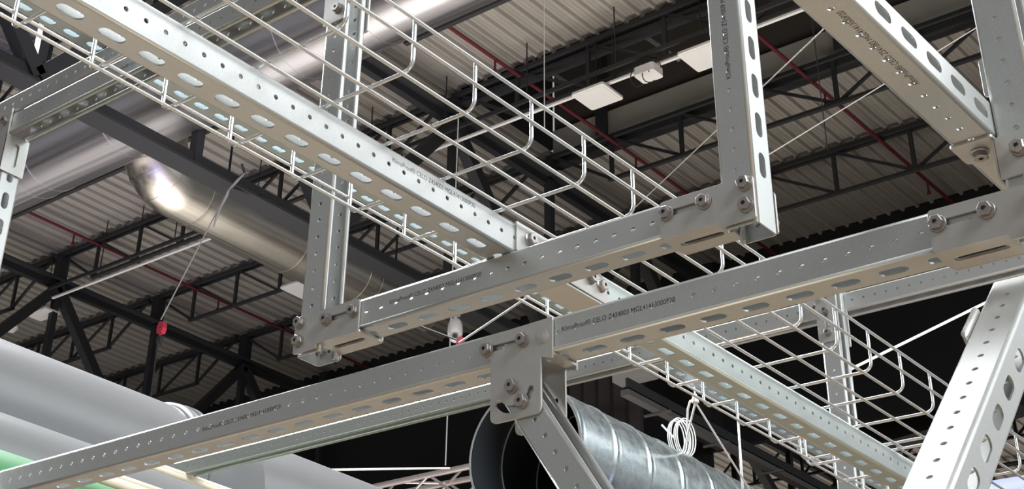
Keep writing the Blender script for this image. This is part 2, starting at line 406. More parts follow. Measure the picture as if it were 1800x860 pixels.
# ------------------------------------------------------------------ lighting tracks and panels
def track(x0, x1, y, z, label):
    root = empty('lighting_track', V(x0, y, z)); tag(root, label, 'track', 'lighting tracks under the roof')
    bar('rail', V(x0, y, z), V(x1, y, z), .04, .025, M['white'], root); bar('cable_channel', V(x0, y - .1, z + .12), V(x1, y - .1, z + .12), .03, .05, M['dark'], root)
    n = 6
    for i in range(n):
        x = x0 + (x1 - x0) * (i + .5) / n; bar('hanger', V(x, y - .1, z + .1), V(x, y - .1, 10.0), .012, .012, M['dark'], root, up=(0, 1, 0))
    return root
track(-12.3, -4.8, 12.13, 9.075, 'white lighting track passing behind the tray towards the right hanger')
track(-18.4, -13.4, 12.2, 9.075, 'white and black lighting track running up from the left truss node')
def panel(lo, hi, z, label):
    root = empty('light_panel', V((lo[0] + hi[0]) / 2, (lo[1] + hi[1]) / 2, z)); tag(root, label, 'light panel', 'white light panels under the roof')
    pts = rpoly([(lo[0], lo[1]), (hi[0], lo[1]), (hi[0], hi[1]), (lo[0], hi[1])], .035)
    plate('housing', pts, [], .03, V(0, 0, z), (1, 0, 0), (0, 1, 0), (0, 0, 1), M['white'], root)
    ins = rpoly([(lo[0] + .03, lo[1] + .03), (hi[0] - .03, lo[1] + .03), (hi[0] - .03, hi[1] - .03), (lo[0] + .03, hi[1] - .03)], .03)
    plate('diffuser', ins, [], .006, V(0, 0, z - .006), (1, 0, 0), (0, 1, 0), (0, 0, 1), M['white'], root)
    bar('suspension_rod', V(lo[0] + .1, hi[1] - .05, z + .03), V(lo[0] + .1, hi[1] - .05, 10.0), .01, .01, M['dark'], root, up=(0, 1, 0)); bar('suspension_rod', V(hi[0] - .1, hi[1] - .05, z + .03), V(hi[0] - .1, hi[1] - .05, 10.0), .01, .01, M['dark'], root, up=(0, 1, 0))
panel((-8.52, 11.99), (-8.08, 12.41), 9.0, 'white square light panel left of the junction box, above the tray')
panel((-7.12, 11.99), (-6.68, 12.43), 9.0, 'white square light panel partly behind the right vertical hanger')
panel((-19.05, 12.2), (-18.55, 12.5), 8.95, 'white light panel near the far left truss node')
panel((-15.1, 13.85), (-14.6, 14.5), 9.0, 'pinkish white light panel beside the end of the shiny duct')
r = empty('junction_box', V(-7.55, 12.1, 9)); tag(r, 'small white junction box with loops of loose cable between two light panels', 'box')
plate('housing', rpoly([(-.13, -.11), (.13, -.11), (.13, .11), (-.13, .11)], .04), [], .10, V(-7.55, 12.1, 8.945), (1, 0, 0), (0, 1, 0), (0, 0, 1), M['white'], r)
for s in (0, .15):
    tube('cable_loop', [V(-7.6 + s + .12 * math.cos(t), 12.0 + .03 * s, 8.93 + .14 * math.sin(t)) for t in [i * math.pi * 1.6 / 14 for i in range(15)]], .006, M['dark'], r, 6)

# ------------------------------------------------------------------ clad ducts under the roof
def duct(name, pts, r, m, label, cat, seams, n=48):
    root = empty(name, pts[0]); tag(root, label, cat)
    tube('duct_shell', pts, r, m, root, n)
    for p, d, rr in seams:
        d = Vector(d).normalized(); tube('seam_band', [Vector(p) - d * .022, Vector(p) + d * .022], rr, m, root, n)
    return root
YD, ZD, RD = 8.18, 7.98, .46
sx = [at(px, py, 2, 7.5).x for px, py in ((147, 240), (98, 342), (250, 200), (470, 60), (640, 50), (790, 46))]
sx = [-13.15, -12.85, -11.55, -10.2, -8.95, -7.95, -6.7, -5.4]
d_ = duct('round_duct', [V(-20, YD, ZD), V(3, YD, ZD)], RD, M['alu'], 'large mirror-bright aluminium clad duct running up to the right behind the hangers', 'duct',
     [(V(x, YD, ZD), (1, 0, 0), RD + .006) for x in sx])
for x in (-16, -12.4, -8.3, -4.5): bar('suspension_rod', V(x, YD, ZD + RD - .01), V(x, YD, 10.0), .02, .02, M['dark'], d_, up=(0, 1, 0))
XE, YE, ZE, RE = -12.2, 9.06, 7.90, .37
el = [V(XE, 8.30, 8.38), V(XE, 8.60, 8.50), V(XE, 8.86, 8.56), V(XE, 9.02, 8.48), V(XE, YE + .0, 8.34)]
for i in range(1, 9):
    t = i / 8 * math.pi / 2; el.append(V(XE, YE + .42 * (1 - math.cos(t)), ZE + .42 - .42 * math.sin(t)))
el += [V(XE, 12.55, ZE)]
d_ = duct('round_duct', el, RE, M['alu_y'], 'shorter clad duct with an elbow, branching off the large duct and running down right', 'duct',
     [(V(XE, y, ZE), (0, 1, 0), RE + .006) for y in (9.75, 11.3, 12.4)] + [(el[k], el[k + 1] - el[k - 1], RE + .004) for k in (6, 8, 10)])
for y in (10.2, 12.0): bar('suspension_rod', V(XE, y, ZE + RE - .01), V(XE, y, 10.0), .02, .02, M['dark'], d_, up=(0, 1, 0))
d_ = duct('round_duct', [V(XE, 12.60, ZE), V(XE, 13.8, ZE)], RE * .78, M['alu_y'], 'narrower brownish clad duct continuing past the end of the elbowed duct', 'duct', [(V(XE, 12.7, ZE), (0, 1, 0), RE * .79)])
bar('suspension_rod', V(XE, 13.2, ZE + RE * .77), V(XE, 13.2, 10.0), .02, .02, M['dark'], d_, up=(0, 1, 0))

# ------------------------------------------------------------------ pale pipes at lower left (run away from the camera)
def pipe(name, elev_top, dist, R, y0, y1, m, label, flange_y=None, extra=None):
    e = math.radians(elev_top) - math.asin(R / dist); X = -dist * math.cos(e); Z = dist * math.sin(e)
    root = empty(name, V(X, y0, Z)); tag(root, label, 'pipe')
    if flange_y:
        pts = [V(X, y0, Z), V(X, flange_y - .02, Z)]; tube('pipe_body', pts, R, m, root, 96)
        ys = [-.035, -.02, 0, .012, .03, .034, .06, .066, .09, .2, .26, .34]; rs = [R, R * 1.05, R * 1.06, R * 1.04, R * 1.04, R * 1.07, R * 1.07, R * 1.03, R * 1.03, R * .98, R * .93, R * .90]
        tube('socket_collar', [V(X, flange_y + y, Z) for y in ys], rs, m, root, 96)
        tube('pipe_body', [V(X, flange_y + .34, Z), V(X, flange_y + .5, Z), V(X, y1, Z)], [R * .90, R * .985, R * .985], m, root, 96)
    else: tube('pipe_body', [V(X, y0, Z), V(X, y1, Z)], R, m, root, 96)
    return root, X, Z
e1 = math.degrees(math.atan2(.6650, 1.5)); e2 = math.degrees(math.atan2(.5795, 1.5)); e3 = math.degrees(math.atan2(.5372, 1.5))
pipe('plastic_pipe', e1, 4.6, .26, 1.0, 7.5, M['pvc'], 'largest pale grey plastic pipe, with a moulded collar, at lower left', flange_y=3.42)
pipe('plastic_pipe', e2, 4.1, .20, 1.0, 7.5, M['pvc'], 'second pale grey plastic pipe in front of and below the collared one')
pipe('plastic_pipe', e3, 3.7, .20, 1.0, 7.5, M['green'], 'bright green plastic pipe at the bottom left corner')
for (a, b_), rr, lab in ((((298, 826), (400, 860)), .008, 'thin cream strip along the top of the second grey pipe, upper one'), (((292, 829), (386, 860)), .008, 'thin cream strip along the top of the second grey pipe, lower one'),
                         (((232, 846), (285, 862)), .007, 'thin cream strip left of the double strips, below the long rail'), (((205, 850), (250, 866)), .015, 'broad cream strip next to the green pipe, below the long rail')):
    p, q = at(*a, 0, -3.35), at(*b_, 0, -3.35); d = Vector((0, 1, 0))
    o = tube('cream_conduit', [p - d * .10, p + d * 2.2], rr, M['cream'], None, 12); tag(o, lab, 'strip', 'cream strips by the pale pipes')
pl = at(1741, 835, 1, 3.3)
o = tube('plastic_pipe', [V(-1.78, 3.42, pl.z - H - .10), V(-.3, 3.42, pl.z - H - .10)], .12, M['lav'], None, 64); tag(o, 'pale lavender pipe at the bottom right corner', 'pipe')

# ------------------------------------------------------------------ spiral duct
def spiral(X, Z, R, y0, y1, pitch):
    root = empty('spiral_duct', V(X, y0, Z)); tag(root, 'open ended galvanised spiral seam duct at bottom centre, dark inside', 'duct')
    n = 72; bm = bmesh.new(); dy = .0042; N = int((y1 - y0) / dy); rings = []
    for j in range(N + 1):
        y = y0 + (y1 - y0) * j / N; ring = []
        for k in range(n):
            t = 2 * math.pi * k / n; f = ((y - y0) / pitch - k / n) % 1.0
            d = min(f, 1 - f) * pitch; rr = R + (.0026 if d < .0036 else 0) - (.0008 if .012 < d < .016 else 0)
            if j < 2: rr = R + .0015
            ring.append(bm.verts.new(V(X + rr * math.cos(t), y, Z + rr * math.sin(t))))
        rings.append(ring)
    for a, b_ in zip(rings[:-1], rings[1:]):
        for k in range(n): bm.faces.new((a[k], b_[k], b_[(k + 1) % n], a[(k + 1) % n]))
    smooth_by_angle(obj('duct_shell', bm, M['spiral'], root, recalc=False), 1.2)
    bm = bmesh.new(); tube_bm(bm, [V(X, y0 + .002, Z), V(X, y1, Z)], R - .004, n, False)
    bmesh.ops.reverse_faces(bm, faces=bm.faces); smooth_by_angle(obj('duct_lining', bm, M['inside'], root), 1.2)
    bm = bmesh.new()
    for q in range(8):
        yy = y0 + .05 + q * pitch; tube_bm(bm, [V(X + (R - .006) * math.cos(t), yy + pitch * t / (2 * math.pi), Z + (R - .006) * math.sin(t)) for t in [2 * math.pi * k / 48 for k in range(49)]], .0022, 6)
    smooth_by_angle(obj('inner_seam', bm, M['galv'], root, recalc=True), 1)
    bm = bmesh.new()
    for k in range(n):
        t0, t1 = 2 * math.pi * k / n, 2 * math.pi * (k + 1) / n
        vs = [bm.verts.new(V(X + rr * math.cos(t), y0 - .001, Z + rr * math.sin(t))) for rr, t in ((R + .002, t0), (R + .002, t1), (R - .005, t1), (R - .005, t0))]; bm.faces.new(vs)
    obj('cut_rim', bm, M['galv'], root, recalc=True)
    return root
spiral(-2.278, 1.239, .176, 2.98, 6.2, .155)

# ================================================================== STRUT FRAMEWORK
G = 'slotted steel struts of the frame'
KP = 'KlimaProof\u00ae CELO Z434003 MGL41413000P20'
def phase(px, py, ax, val, comp, o0, pit): return ((at(px, py, ax, val)[comp] - o0) % pit)
# long lower rail
o0 = -2.6
lower = channel('strut_rail', V(o0, 1.284, .641), (1, 0, 0), (0, 1, 0), (0, 0, 1), 2.158, phase(1409, 466, 1, 1.284, 0, o0, .025), phase(1329, 540.5, 2, H * 0 + .641, 0, o0, .05))
tag(lower, 'longest horizontal slotted rail crossing the picture from lower left to the right bracket', 'rail')
text(KP, at(988, 583, 1, 1.284), at(1187, 530, 1, 1.284), .0060, (0, 0, 1), (0, -1, 0), lower)
text(KP, at(356, 759, 1, 1.284), at(493, 718, 1, 1.284), .0060, (0, 0, 1), (0, -1, 0), lower)
# upper trapeze rail
o0 = -1.302
up = channel('strut_rail', V(o0, 1.274, .733), (1, 0, 0), (0, 1, 0), (0, 0, 1), .585, phase(1047, 422, 1, 1.274, 0, o0, .025), phase(1047.7, 468.8, 2, .733, 0, o0, .05))
tag(up, 'short horizontal slotted rail hung between the two vertical hangers, carrying the wire tray', 'rail')
text(KP, at(685, 535, 1, 1.274), at(846, 485, 1, 1.274), .0058, (0, 0, 1), (0, -1, 0), up)
# right hanger, slots towards the right, open to the left
o0 = .7195
rh = channel('strut_hanger', V(-.6725, 1.2745, o0), (0, 0, 1), (0, 1, 0), (-1, 0, 0), .85, phase(1286, 228, 1, 1.2745, 2, o0 + H, .025), (.0125 + .012) % .05)
tag(rh, 'right vertical hanger with large slots on its bright side, end bolted in a corner bracket', 'hanger')
text('KlimaProof\u00ae CELO Z541009 MGL41413000P20', at(1285, 137, 1, 1.2745), at(1285, 137, 1, 1.2745) + Vector((0, 0, .165)), .0062, (-1, 0, 0), (0, -1, 0), rh)
# left hanger, open to the right
lh = channel('strut_hanger', V(-1.3445, 1.2745, .7195), (0, 0, 1), (0, 1, 0), (1, 0, 0), .85, phase(553, 447, 1, 1.2745, 2, .7195 + H, .025), .02)
tag(lh, 'left vertical hanger with its open side showing two bright lips', 'hanger')
# right post
rp = channel('strut_post', V(-.4255, 1.289, .63), (0, 0, 1), (0, 1, 0), (1, 0, 0), .95, phase(1757, 69, 1, 1.289, 2, .63 + H, .025), .02)
tag(rp, 'grey vertical post at the right edge, rising from the end of the longest rail', 'post')
# diagonal-looking rail at top right (runs away from the camera)
tr = channel('strut_rail', V(-.4255, .55, .742), (0, 1, 0), (0, 0, 1), (-1, 0, 0), .95, phase(1598, 121, 2, .742, 1, .55, .025), phase(1642, 108, 0, -.4255, 1, .55, .05))
tag(tr, 'beige-bottomed slotted rail at top right, running down to the right post', 'rail')
text('KlimaProof\u00ae CELO Z541083 MGL41413000P20', at(1617, 146, 2, .742) , at(1617, 146, 2, .742) + Vector((0, -.145, 0)), .0062, (-1, 0, 0), (0, 0, -1), tr)
# brace at lower right
s2 = math.sqrt(.5)
br = channel('strut_brace', V(-.4255, 1.342, .6015) + Vector((0, s2, -s2)) * .0205, (0, -s2, -s2), (0, -s2, s2), (-1, 0, 0), .8, .0118, .040)
tag(br, 'bright sloping brace at bottom right with large oval slots', 'brace')
# brace below the fork bracket
u = Vector((.557, 0, -.8305)).normalized(); n = Vector((.8305, 0, .557)).normalized()
P0 = Vector((-.9945, 0, .609)) - u * .022
bl = channel('strut_brace', V(P0.x, 1.284, P0.z) - n * .0225, u, (0, 1, 0), n, .55, .022 + .0, .01, hole_c=.022)
tag(bl, 'sloping brace hanging from the fork bracket at bottom centre, open side up right', 'brace')
# big channel under the tray, in two lengths
o0 = .22
c1 = channel('tray_channel', V(-1.0355, o0, .774), (0, 1, 0), (1, 0, 0), (0, 0, 1), 1.19, phase(544, 213, 0, -.9945, 1, o0, .025), phase(471, 209.8, 2, .774, 1, o0, .05))
tag(c1, 'near length of slotted channel under the wire tray, brown underside and bright side', 'channel')
text(KP, at(690, 284, 0, -.9945), at(835, 366, 0, -.9945), .0058, (0, 0, 1), (1, 0, 0), c1)
o0 = 1.412
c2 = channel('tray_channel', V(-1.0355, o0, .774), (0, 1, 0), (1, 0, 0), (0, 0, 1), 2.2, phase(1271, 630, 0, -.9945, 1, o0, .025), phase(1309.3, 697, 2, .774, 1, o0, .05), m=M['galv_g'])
tag(c2, 'far length of slotted channel under the wire tray, lower right, pale green-grey side', 'channel')
# double rail upper left
o0 = -2.037
d1 = channel('strut_rail', V(o0, 1.203, 1.3008), (1, 0, 0), (0, 1, 0), (0, 0, -1), 1.6, phase(126.6, 137.3, 1, 1.203, 0, o0, .025), .03)
tag(d1, 'lower strut of the stacked pair at upper left, open side down', 'rail')
o0 = -2.9
d2 = channel('strut_rail', V(o0, 1.203, 1.3012), (1, 0, 0), (0, 1, 0), (0, 0, 1), 2.46, phase(69, 159.8, 1, 1.203, 0, o0, .025), .03)
tag(d2, 'upper strut of the stacked pair at upper left, with bright holes', 'rail')
text('KlimaProof\u00ae CELO', at(204, 127, 1, 1.203), at(238, 111, 1, 1.203), .0058, (0, 0, 1), (0, -1, 0), d1)
# left post
lp = channel('strut_post', V(-2.04, 1.203, .45), (0, 0, 1), (0, 1, 0), (-1, 0, 0), .81, .0, phase(7.4, 352, 0, -2.04, 2, .45 + H, .05))
tag(lp, 'white lit slotted post at the left edge under the stacked rails', 'post')
# back rail
o0 = -3.4
bk = channel('strut_rail', V(o0, 2.772, 1.344), (1, 0, 0), (0, 1, 0), (0, 0, -1), 3.4, phase(1556, 503, 1, 2.772, 0, o0, .025), phase(1587, 514, 2, 1.344, 0, o0, .05))
tag(bk, 'distant rail behind the longest one, its open side down with light showing through the slots', 'rail')
# far hanger
bh = channel('strut_hanger', V(-1.322, 2.729, .55), (0, 0, 1), (0, 1, 0), (1, 0, 0), .80, phase(1463, 609.5, 1, 2.729, 2, .55 + H, .05), .02, hp=.05)
tag(bh, 'small distant vertical hanger seen through the mesh of the tray', 'hanger')
# distant strut across the two upper rails
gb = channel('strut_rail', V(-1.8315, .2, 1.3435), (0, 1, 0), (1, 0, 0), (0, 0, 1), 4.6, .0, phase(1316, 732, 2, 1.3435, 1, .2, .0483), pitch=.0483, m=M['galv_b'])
tag(gb, 'pale green and blue slotted strut seen between the tray wires and the brown channel', 'rail')

# ------------------------------------------------------------------ corner brackets
XU, YU, ZU = Vector((1, 0, 0)), Vector((0, 1, 0)), Vector((0, 0, 1))
def corner_bracket(ox, oy, oz, mir, label, celo=False, bolts=True):
    """ox = outer edge of the hanger part, oy = front face, oz = underside of the rail; mir=1: rail to the left"""
    root = empty('corner_bracket', V(ox, oy, oz)); tag(root, label, 'bracket', 'bolted corner brackets')
    s = -1 if mir else 1; U = XU * s
    outer = rpoly([(0, -.0105), (.0415, -.0105), (.0415, -.0045), (.1145, -.0045), (.1145, .0400), (0, .0400)], [.002, .002, 0, .004, .005, .006])
    slot = slot2(.0530, .0240, .1000, .0240, .0038)
    for y, nm in ((oy - .0042, 'front_plate'), (oy + .0412, 'rear_plate')):
        plate(nm, outer, [slot], .0030, V(ox, y, oz), U, ZU, YU, M['plate'], root)
    fl = [(.0400, -.0025), (.1150, -.0025), (.1150, .0425), (.0420, .0425)]
    fsl = slot2(.056, .020, .100, .020, .0045)
    plate('bottom_flange', rpoly(fl, [.001, .003, .003, .003]), [fsl], .0030, V(ox, oy, oz - .0043), U, YU, ZU, M['plate'], root)
    for bx, bz in ((.0092, .0310), (.0092, .0055), (.0585, .0240), (.1055, .0240)):
        bolt(root, V(ox + s * bx, oy - .0044, oz + bz), (0, -1, 0), rot=random.random())
    bolt(root, V(ox + s * .0092, oy + .0444, oz + .0055), (0, 1, 0))
    if celo: text('CELO', V(ox - .0015, oy - .0044, oz + .013) , V(ox - .0015, oy - .0044, oz + .034), .0050, (-1, 0, 0), (0, -1, 0), root, M['plate'], .0003, .0).name = 'embossed_lettering'
    return root
corner_bracket(-.6725, 1.2745, .733, True, 'corner bracket at the foot of the right hanger', True)
corner_bracket(-1.3475, 1.2745, .733, False, 'corner bracket at the foot of the left hanger')
corner_bracket(-.3845, 1.2845, .641, True, 'corner bracket joining the longest rail to the post at the right edge')

# ------------------------------------------------------------------ fork bracket
fk = empty('fork_bracket', V(-.99, 1.284, .62)); tag(fk, 'tall fork bracket at bottom centre with four bolts and a curved slot', 'bracket')
outer = rpoly([(-1.0410, .6775), (-1.0410, .6560), (-1.0268, .6480), (-1.0262, .5710), (-.9555, .5710), (-.9560, .6360), (-.9400, .6310), (-.9395, .6800)], [.006, .004, 0, .009, .010, .001, .002, .001])
arcs = []
a0, a1 = math.radians(-142), math.radians(-18); pc = (-.9945, .609)
ow = [(pc[0] + .0305 * math.cos(a0 + (a1 - a0) * i / 14), pc[1] + .0305 * math.sin(a0 + (a1 - a0) * i / 14)) for i in range(15)]
iw = [(pc[0] + .0215 * math.cos(a1 + (a0 - a1) * i / 14), pc[1] + .0215 * math.sin(a1 + (a0 - a1) * i / 14)) for i in range(15)]
cap1 = circ(pc[0] + .026 * math.cos(a1), pc[1] + .026 * math.sin(a1), .0045, 5, a1, a1 + math.pi, False)[1:-1]
cap0 = circ(pc[0] + .026 * math.cos(a0), pc[1] + .026 * math.sin(a0), .0045, 5, a0 + math.pi, a0 + 2 * math.pi, False)[1:-1]
arc_slot = ow + cap1 + iw + cap0
bslot = slot2(-1.030, .6608, -.982, .6608, .0038)
for y, nm in ((1.2800, 'front_plate'), (1.3260, 'rear_plate')):
    plate(nm, outer, [arc_slot, bslot], .0030, V(0, y, 0), XU, ZU, YU, M['plate'], fk)
plate('bottom_flange', rpoly([(-.9555, 1.2815), (-.9400, 1.2815), (-.9400, 1.3275), (-.9555, 1.3275)], .001), [], .003, V(0, 0, .6368), XU, YU, ZU, M['plate'], fk)
for bx, bz in ((-1.0317, .6606), (-.9801, .6609), (-.9945, .6091), (-.9805, .5885)): bolt(fk, V(bx, 1.2798, bz), (0, -1, 0), rot=random.random())
bm = bmesh.new(); q = V(-.9530, 1.2800, .6588)
for r0, r1, d0, d1_ in ((.0080, .0080, 0, .0012), (.0062, .0062, 0, .0018), (.0035, .0035, 0, .0026)):
    tube_bm(bm, [q, q - YU * d1_], r0, 20)
o = obj('rivet_nut', bm, M['plate'], fk, recalc=True)

# ------------------------------------------------------------------ bracket where the top right rail passes the post
sb = empty('saddle_bracket', V(-.4255, 1.286, .72)); tag(sb, 'saddle bracket clamping the beige-bottomed rail to the right post', 'bracket')
plate('front_plate', rpoly([(-.4270, .6950), (-.3400, .6950), (-.3400, .7390), (-.4270, .7390)], .002), [], .0030, V(0, 1.2855, 0), XU, ZU, YU, M['plate'], sb)
plate('side_plate', rpoly([(1.2855, .6950), (1.3000, .6950), (1.3100, .7000), (1.3200, .7385), (1.2855, .7390)], .001), [], .0025, V(-.4290, 0, 0), YU, ZU, XU, M['plate'], sb)
plate('bottom_flange', rpoly([(-.4675, 1.280), (-.4262, 1.280), (-.4262, 1.335), (-.4615, 1.330), (-.4615, 1.3240), (-.4675, 1.318)], [.003, .003, 0, .002, .002, .004]), [], .0028, V(0, 0, .7390), XU, YU, ZU, M['plate'], sb)
ra, rb = at(1720, 108, 1, 1.336), at(1738, 170, 1, 1.336)
plate('rear_plate', rpoly([(ra.x, rb.z - H), (-.3400, rb.z - H), (-.3400, ra.z - H), (ra.x, ra.z - H)], .003), [], .0030, V(0, 1.3345, 0), XU, ZU, YU, M['plate'], sb)
bolt(sb, V(-.4470, 1.302, .7388), (0, 0, -1)); bolt(sb, V(-.4050, 1.2853, .7213), (0, -1, 0), rot=.5)
# clip on the upper end of the right brace
cb = empty('brace_clip', V(-.467, 1.31, .60)); tag(cb, 'small bent clip on the edge of the bright brace near its top', 'bracket')
e = Vector((0, -s2, -s2)); f = Vector((0, -s2, s2)); base = V(-.4665, 1.342, .6015)
plate('clip_plate', rpoly([(.060, -.018), (.120, -.018), (.120, .0235), (.060, .0235)], .004), [], .0026, base - XU * .0030, e, f, XU, M['plate'], cb)
tube('rolled_edge', [base + e * .062 + f * .0215 - XU * .0020, base + e * .066 + f * .0228 - XU * .0020, base + e * .114 + f * .0228 - XU * .0020, base + e * .118 + f * .0215 - XU * .0020], [.0015, .0034, .0034, .0015], M['plate'], cb)

# ------------------------------------------------------------------ splice on the tray channel
sp = empty('channel_splice', V(-1.015, 1.38, .772)); tag(sp, 'bolted splice plate joining the two channel lengths over the short rail', 'splice plate')
plate('side_plate', rpoly([(1.2820, .7785), (1.4680, .7750), (1.4680, .8060), (1.4450, .8165), (1.2820, .8165)], [.001, .001, .006, .004, .001]), [], .0022, V(-.9943, 0, 0), YU, ZU, XU, M['plate'], sp)
plate('bottom_plate', rpoly([(-1.0375, 1.3170), (-.9925, 1.3170), (-.9925, 1.4900), (-1.0375, 1.4900)], .001), [], .0022, V(0, 0, .7715), XU, YU, ZU, M['plate'], sp)
for y, z in ((1.307, .8015), (1.432, .7985), (1.455, .7960)): bolt(sp, V(-.9921, y, z), (1, 0, 0), rot=random.random())

# ------------------------------------------------------------------ brackets on the upper ends
def tee(name, label, X0, X1, Y, Z0, Z1, bolts, slot=None):
    root = empty(name, V(X0, Y, Z0)); tag(root, label, 'bracket')
    plate('front_plate', rpoly([(X0, Z0), (X1, Z0), (X1, Z1), (X0, Z1)], .003), [slot] if slot else [], .003, V(0, Y, 0), XU, ZU, YU, M['plate'], root)
    plate('rear_plate', rpoly([(X0, Z0), (X1, Z0), (X1, Z1), (X0, Z1)], .003), [], .003, V(0, Y + .0472, 0), XU, ZU, YU, M['plate'], root)
    for b_ in bolts: bolt(root, V(b_[0], Y - .0002, b_[1]), (0, -1, 0), rot=random.random())
    return root
tee('hanger_bracket', 'bracket plate with one bolt near the top of the left hanger', -1.3475, -1.3015, 1.2710, 1.2352, 1.345, ((-1.3175, 1.2560), (-1.3175, 1.30)))
tee('hanger_bracket', 'bracket with two bolts on the small distant hanger', -1.3250, -1.2790, 2.7255, 1.2240, 1.348, ((-1.3046, 1.2927), (-1.3031, 1.2440), (-1.3046, 1.326)), slot2(-1.3036, 1.25, -1.3040, 1.286, .004))
tee('hanger_bracket', 'small flat bracket on the back rail left of the distant hanger', -1.368, -1.328, 2.7680, 1.300, 1.345, ((-1.345, 1.322),))
lb = empty('corner_bracket', V(-2.04, 1.20, 1.25)); tag(lb, 'corner bracket with a slotted plate on top of the post at the left edge', 'bracket')
plate('side_plate', rpoly([(1.1990, 1.1880), (1.2460, 1.1880), (1.2460, 1.2590), (1.1990, 1.2590)], .001), [slot2(1.2225, 1.2060, 1.2225, 1.2400, .0055)], .003, V(-2.0395, 0, 0), YU, ZU, XU, M['plate'], lb)
plate('front_plate', rpoly([(-2.1200, 1.1880), (-2.0375, 1.1880), (-2.0375, 1.3100), (-2.1200, 1.3100)], .001), [], .003, V(0, 1.1990, 0), XU, ZU, YU, M['plate'], lb)
bolt(lb, at(10, 213, 1, 1.1988), (0, -1, 0), rot=.4)

# ------------------------------------------------------------------ wire mesh tray
def tray(y0, y1, label, dz=0., ph=.757):
    root = empty('wire_tray', V(-1.0125, y0, .817 + dz)); tag(root, label, 'cable tray', 'wire mesh cable tray lengths')
    r = .0022; zb = .8173 + dz
    for x in (-.8847, -.934, -.983, -1.032, -1.081, -1.131): tube('longitudinal_wire', [V(x, y0, zb), V(x, y1, zb)], r, M['wire'], root, 10)
    for x, z in ((-.8715, .8500), (-1.1545, .8445), (-.8715, .8790), (-1.1545, .8790)): tube('longitudinal_wire', [V(x, y0, z + dz), V(x, y1, z + dz)], r, M['wire'], root, 10)
    y = ph + math.ceil((y0 + .012 - ph) / .1) * .1; first = None
    while y < y1:
        if first is None:
            pts = [V(-1.1505, y, .8815 + dz)]
            R = .013
            for i in range(7):
                t = math.pi + i / 6 * math.pi / 2; pts.append(V(-1.1505 + R + R * math.cos(t), y, zb + .0042 + R + R * math.sin(t)))
            for i in range(7):
                t = 1.5 * math.pi + i / 6 * math.pi / 2; pts.append(V(-.8755 - R + R * math.cos(t), y, zb + .0042 + R + R * math.sin(t)))
            pts.append(V(-.8755, y, .8815 + dz))
            first = tube('cross_wire', pts, r, M['wire'], root, 10); fy = y
        else:
            c = first.copy(); COL.objects.link(c); c.location = Vector((0, y - fy, 0))
        y += .1
    return root
tray(.20, 2.275, 'near length of galvanised wire mesh tray lying on the slotted channel')
tray(2.255, 3.9, 'far length of galvanised wire mesh tray at lower right, overlapping the near one', -.0045, .775)

# ================================================================== ROPES, CAMERA AND OTHER SMALL THINGS
def rope(a, b_, r, m, label, cat='rope', grp=None, name='steel_rope'):
    o = tube(name, [a, b_], r, m, None, 8); tag(o, label, cat, grp); return o
ext = lambda p, q, t: p + (q - p) * t
p, q = at(1449, 50, 1, 6.5), at(1100, 380, 1, 9.5); rope(ext(p, q, -.8), ext(p, q, 1.1), .004, M['rope'], 'thin rope slanting up behind the right hanger and the beige-bottomed rail')
p, q = at(1351, 272, 1, 8), at(1714, 50, 1, 8.5); rope(ext(p, q, -.3), ext(p, q, 1.4), .004, M['rope'], 'thin rope rising to the right across the roof ribs beside the right hanger')
p, q = at(1500, 647, 1, 6), at(1723, 537, 1, 6.5); rope(ext(p, q, -.12), ext(p, q, 1.6), .006, M['rope_w'], 'whitish rope crossing the dark wall at the right above the tray')
p, q = at(957, 0, 1, 8), at(957, 205, 1, 8); rope(q + Vector((0, 0, -.1)), V(q.x, q.y, ZR), .004, M['rope'], 'fine vertical wire in front of the left white light panel')
p, q = at(1450, 225, 1, 12), at(1480, 400, 1, 12); rope(V(p.x, p.y, 7.3), V(p.x, p.y, ZR), .006, M['dark'], 'fine dark vertical cable between the right hanger and the right post')
p, q = at(735, 824, 1, 7), at(605, 826, 1, 6); rope(at(790, 823, 1, 7.4), ext(p, q, 2.2), .006, M['rope_w'], 'white rope across the black wall beside the aluminium truss')
p = at(783, 818, 1, 9); rope(p, p + Vector((.02, 0, 3.2)), .006, M['rope'], 'thin cable rising from the aluminium truss over the black wall')
# hoist on its rope at left
p = at(401, 334, 0, -10.55); q = at(283, 562, 0, -10.55)
rope(p, q, .007, M['rope'], 'pale rope from the shackles under the dark chord down to the small red hoist')
hr = empty('chain_hoist', q); tag(hr, 'small red hoist block hanging at left in front of the roof trusses', 'hoist')
def blob(name, c, rx, ry, rz, m, parent, seg=16):
    bm = bmesh.new(); bmesh.ops.create_uvsphere(bm, u_segments=seg, v_segments=seg // 2, radius=1)
    for v in bm.verts: v.co = Vector((v.co.x * rx, v.co.y * ry, v.co.z * rz)) + Vector(c)
    o = obj(name, bm, m, parent, smooth=True); return o
q2 = at(281, 575, 0, -10.55)
plate('housing', rpoly([(-.040, -.055), (.030, -.060), (.045, -.010), (.035, .050), (-.020, .060), (-.045, .020)], .012), [circ(0, 0, .012, 12)], .05, q2, (1, 0, 0), (0, 0, 1), (0, 1, 0), M['hoist'], hr)
hb = plate('hook_block', rpoly([(-.030, -.155), (.025, -.155), (.032, -.095), (-.025, -.090)], .010), [], .04, q2, (1, 0, 0), (0, 0, 1), (0, 1, 0), M['dark'], hr)
tube('hook', [q2 + Vector((.030 * math.sin(t), .02, -.185 + .030 * math.cos(t))) for t in [i * math.pi * 1.5 / 10 for i in range(11)]], .007, M['dark'], hb, 8)
tube('chain', [q2 + Vector((0, 0, -.15)), at(272, 660, 0, -10.55) + Vector((0, 0, -.7))], .008, M['dark'], hr, 6)
ch = empty('shackle_chain', p); tag(ch, 'twisted chain and shackles slung from the dark lower chord above the elbowed duct', 'chain')
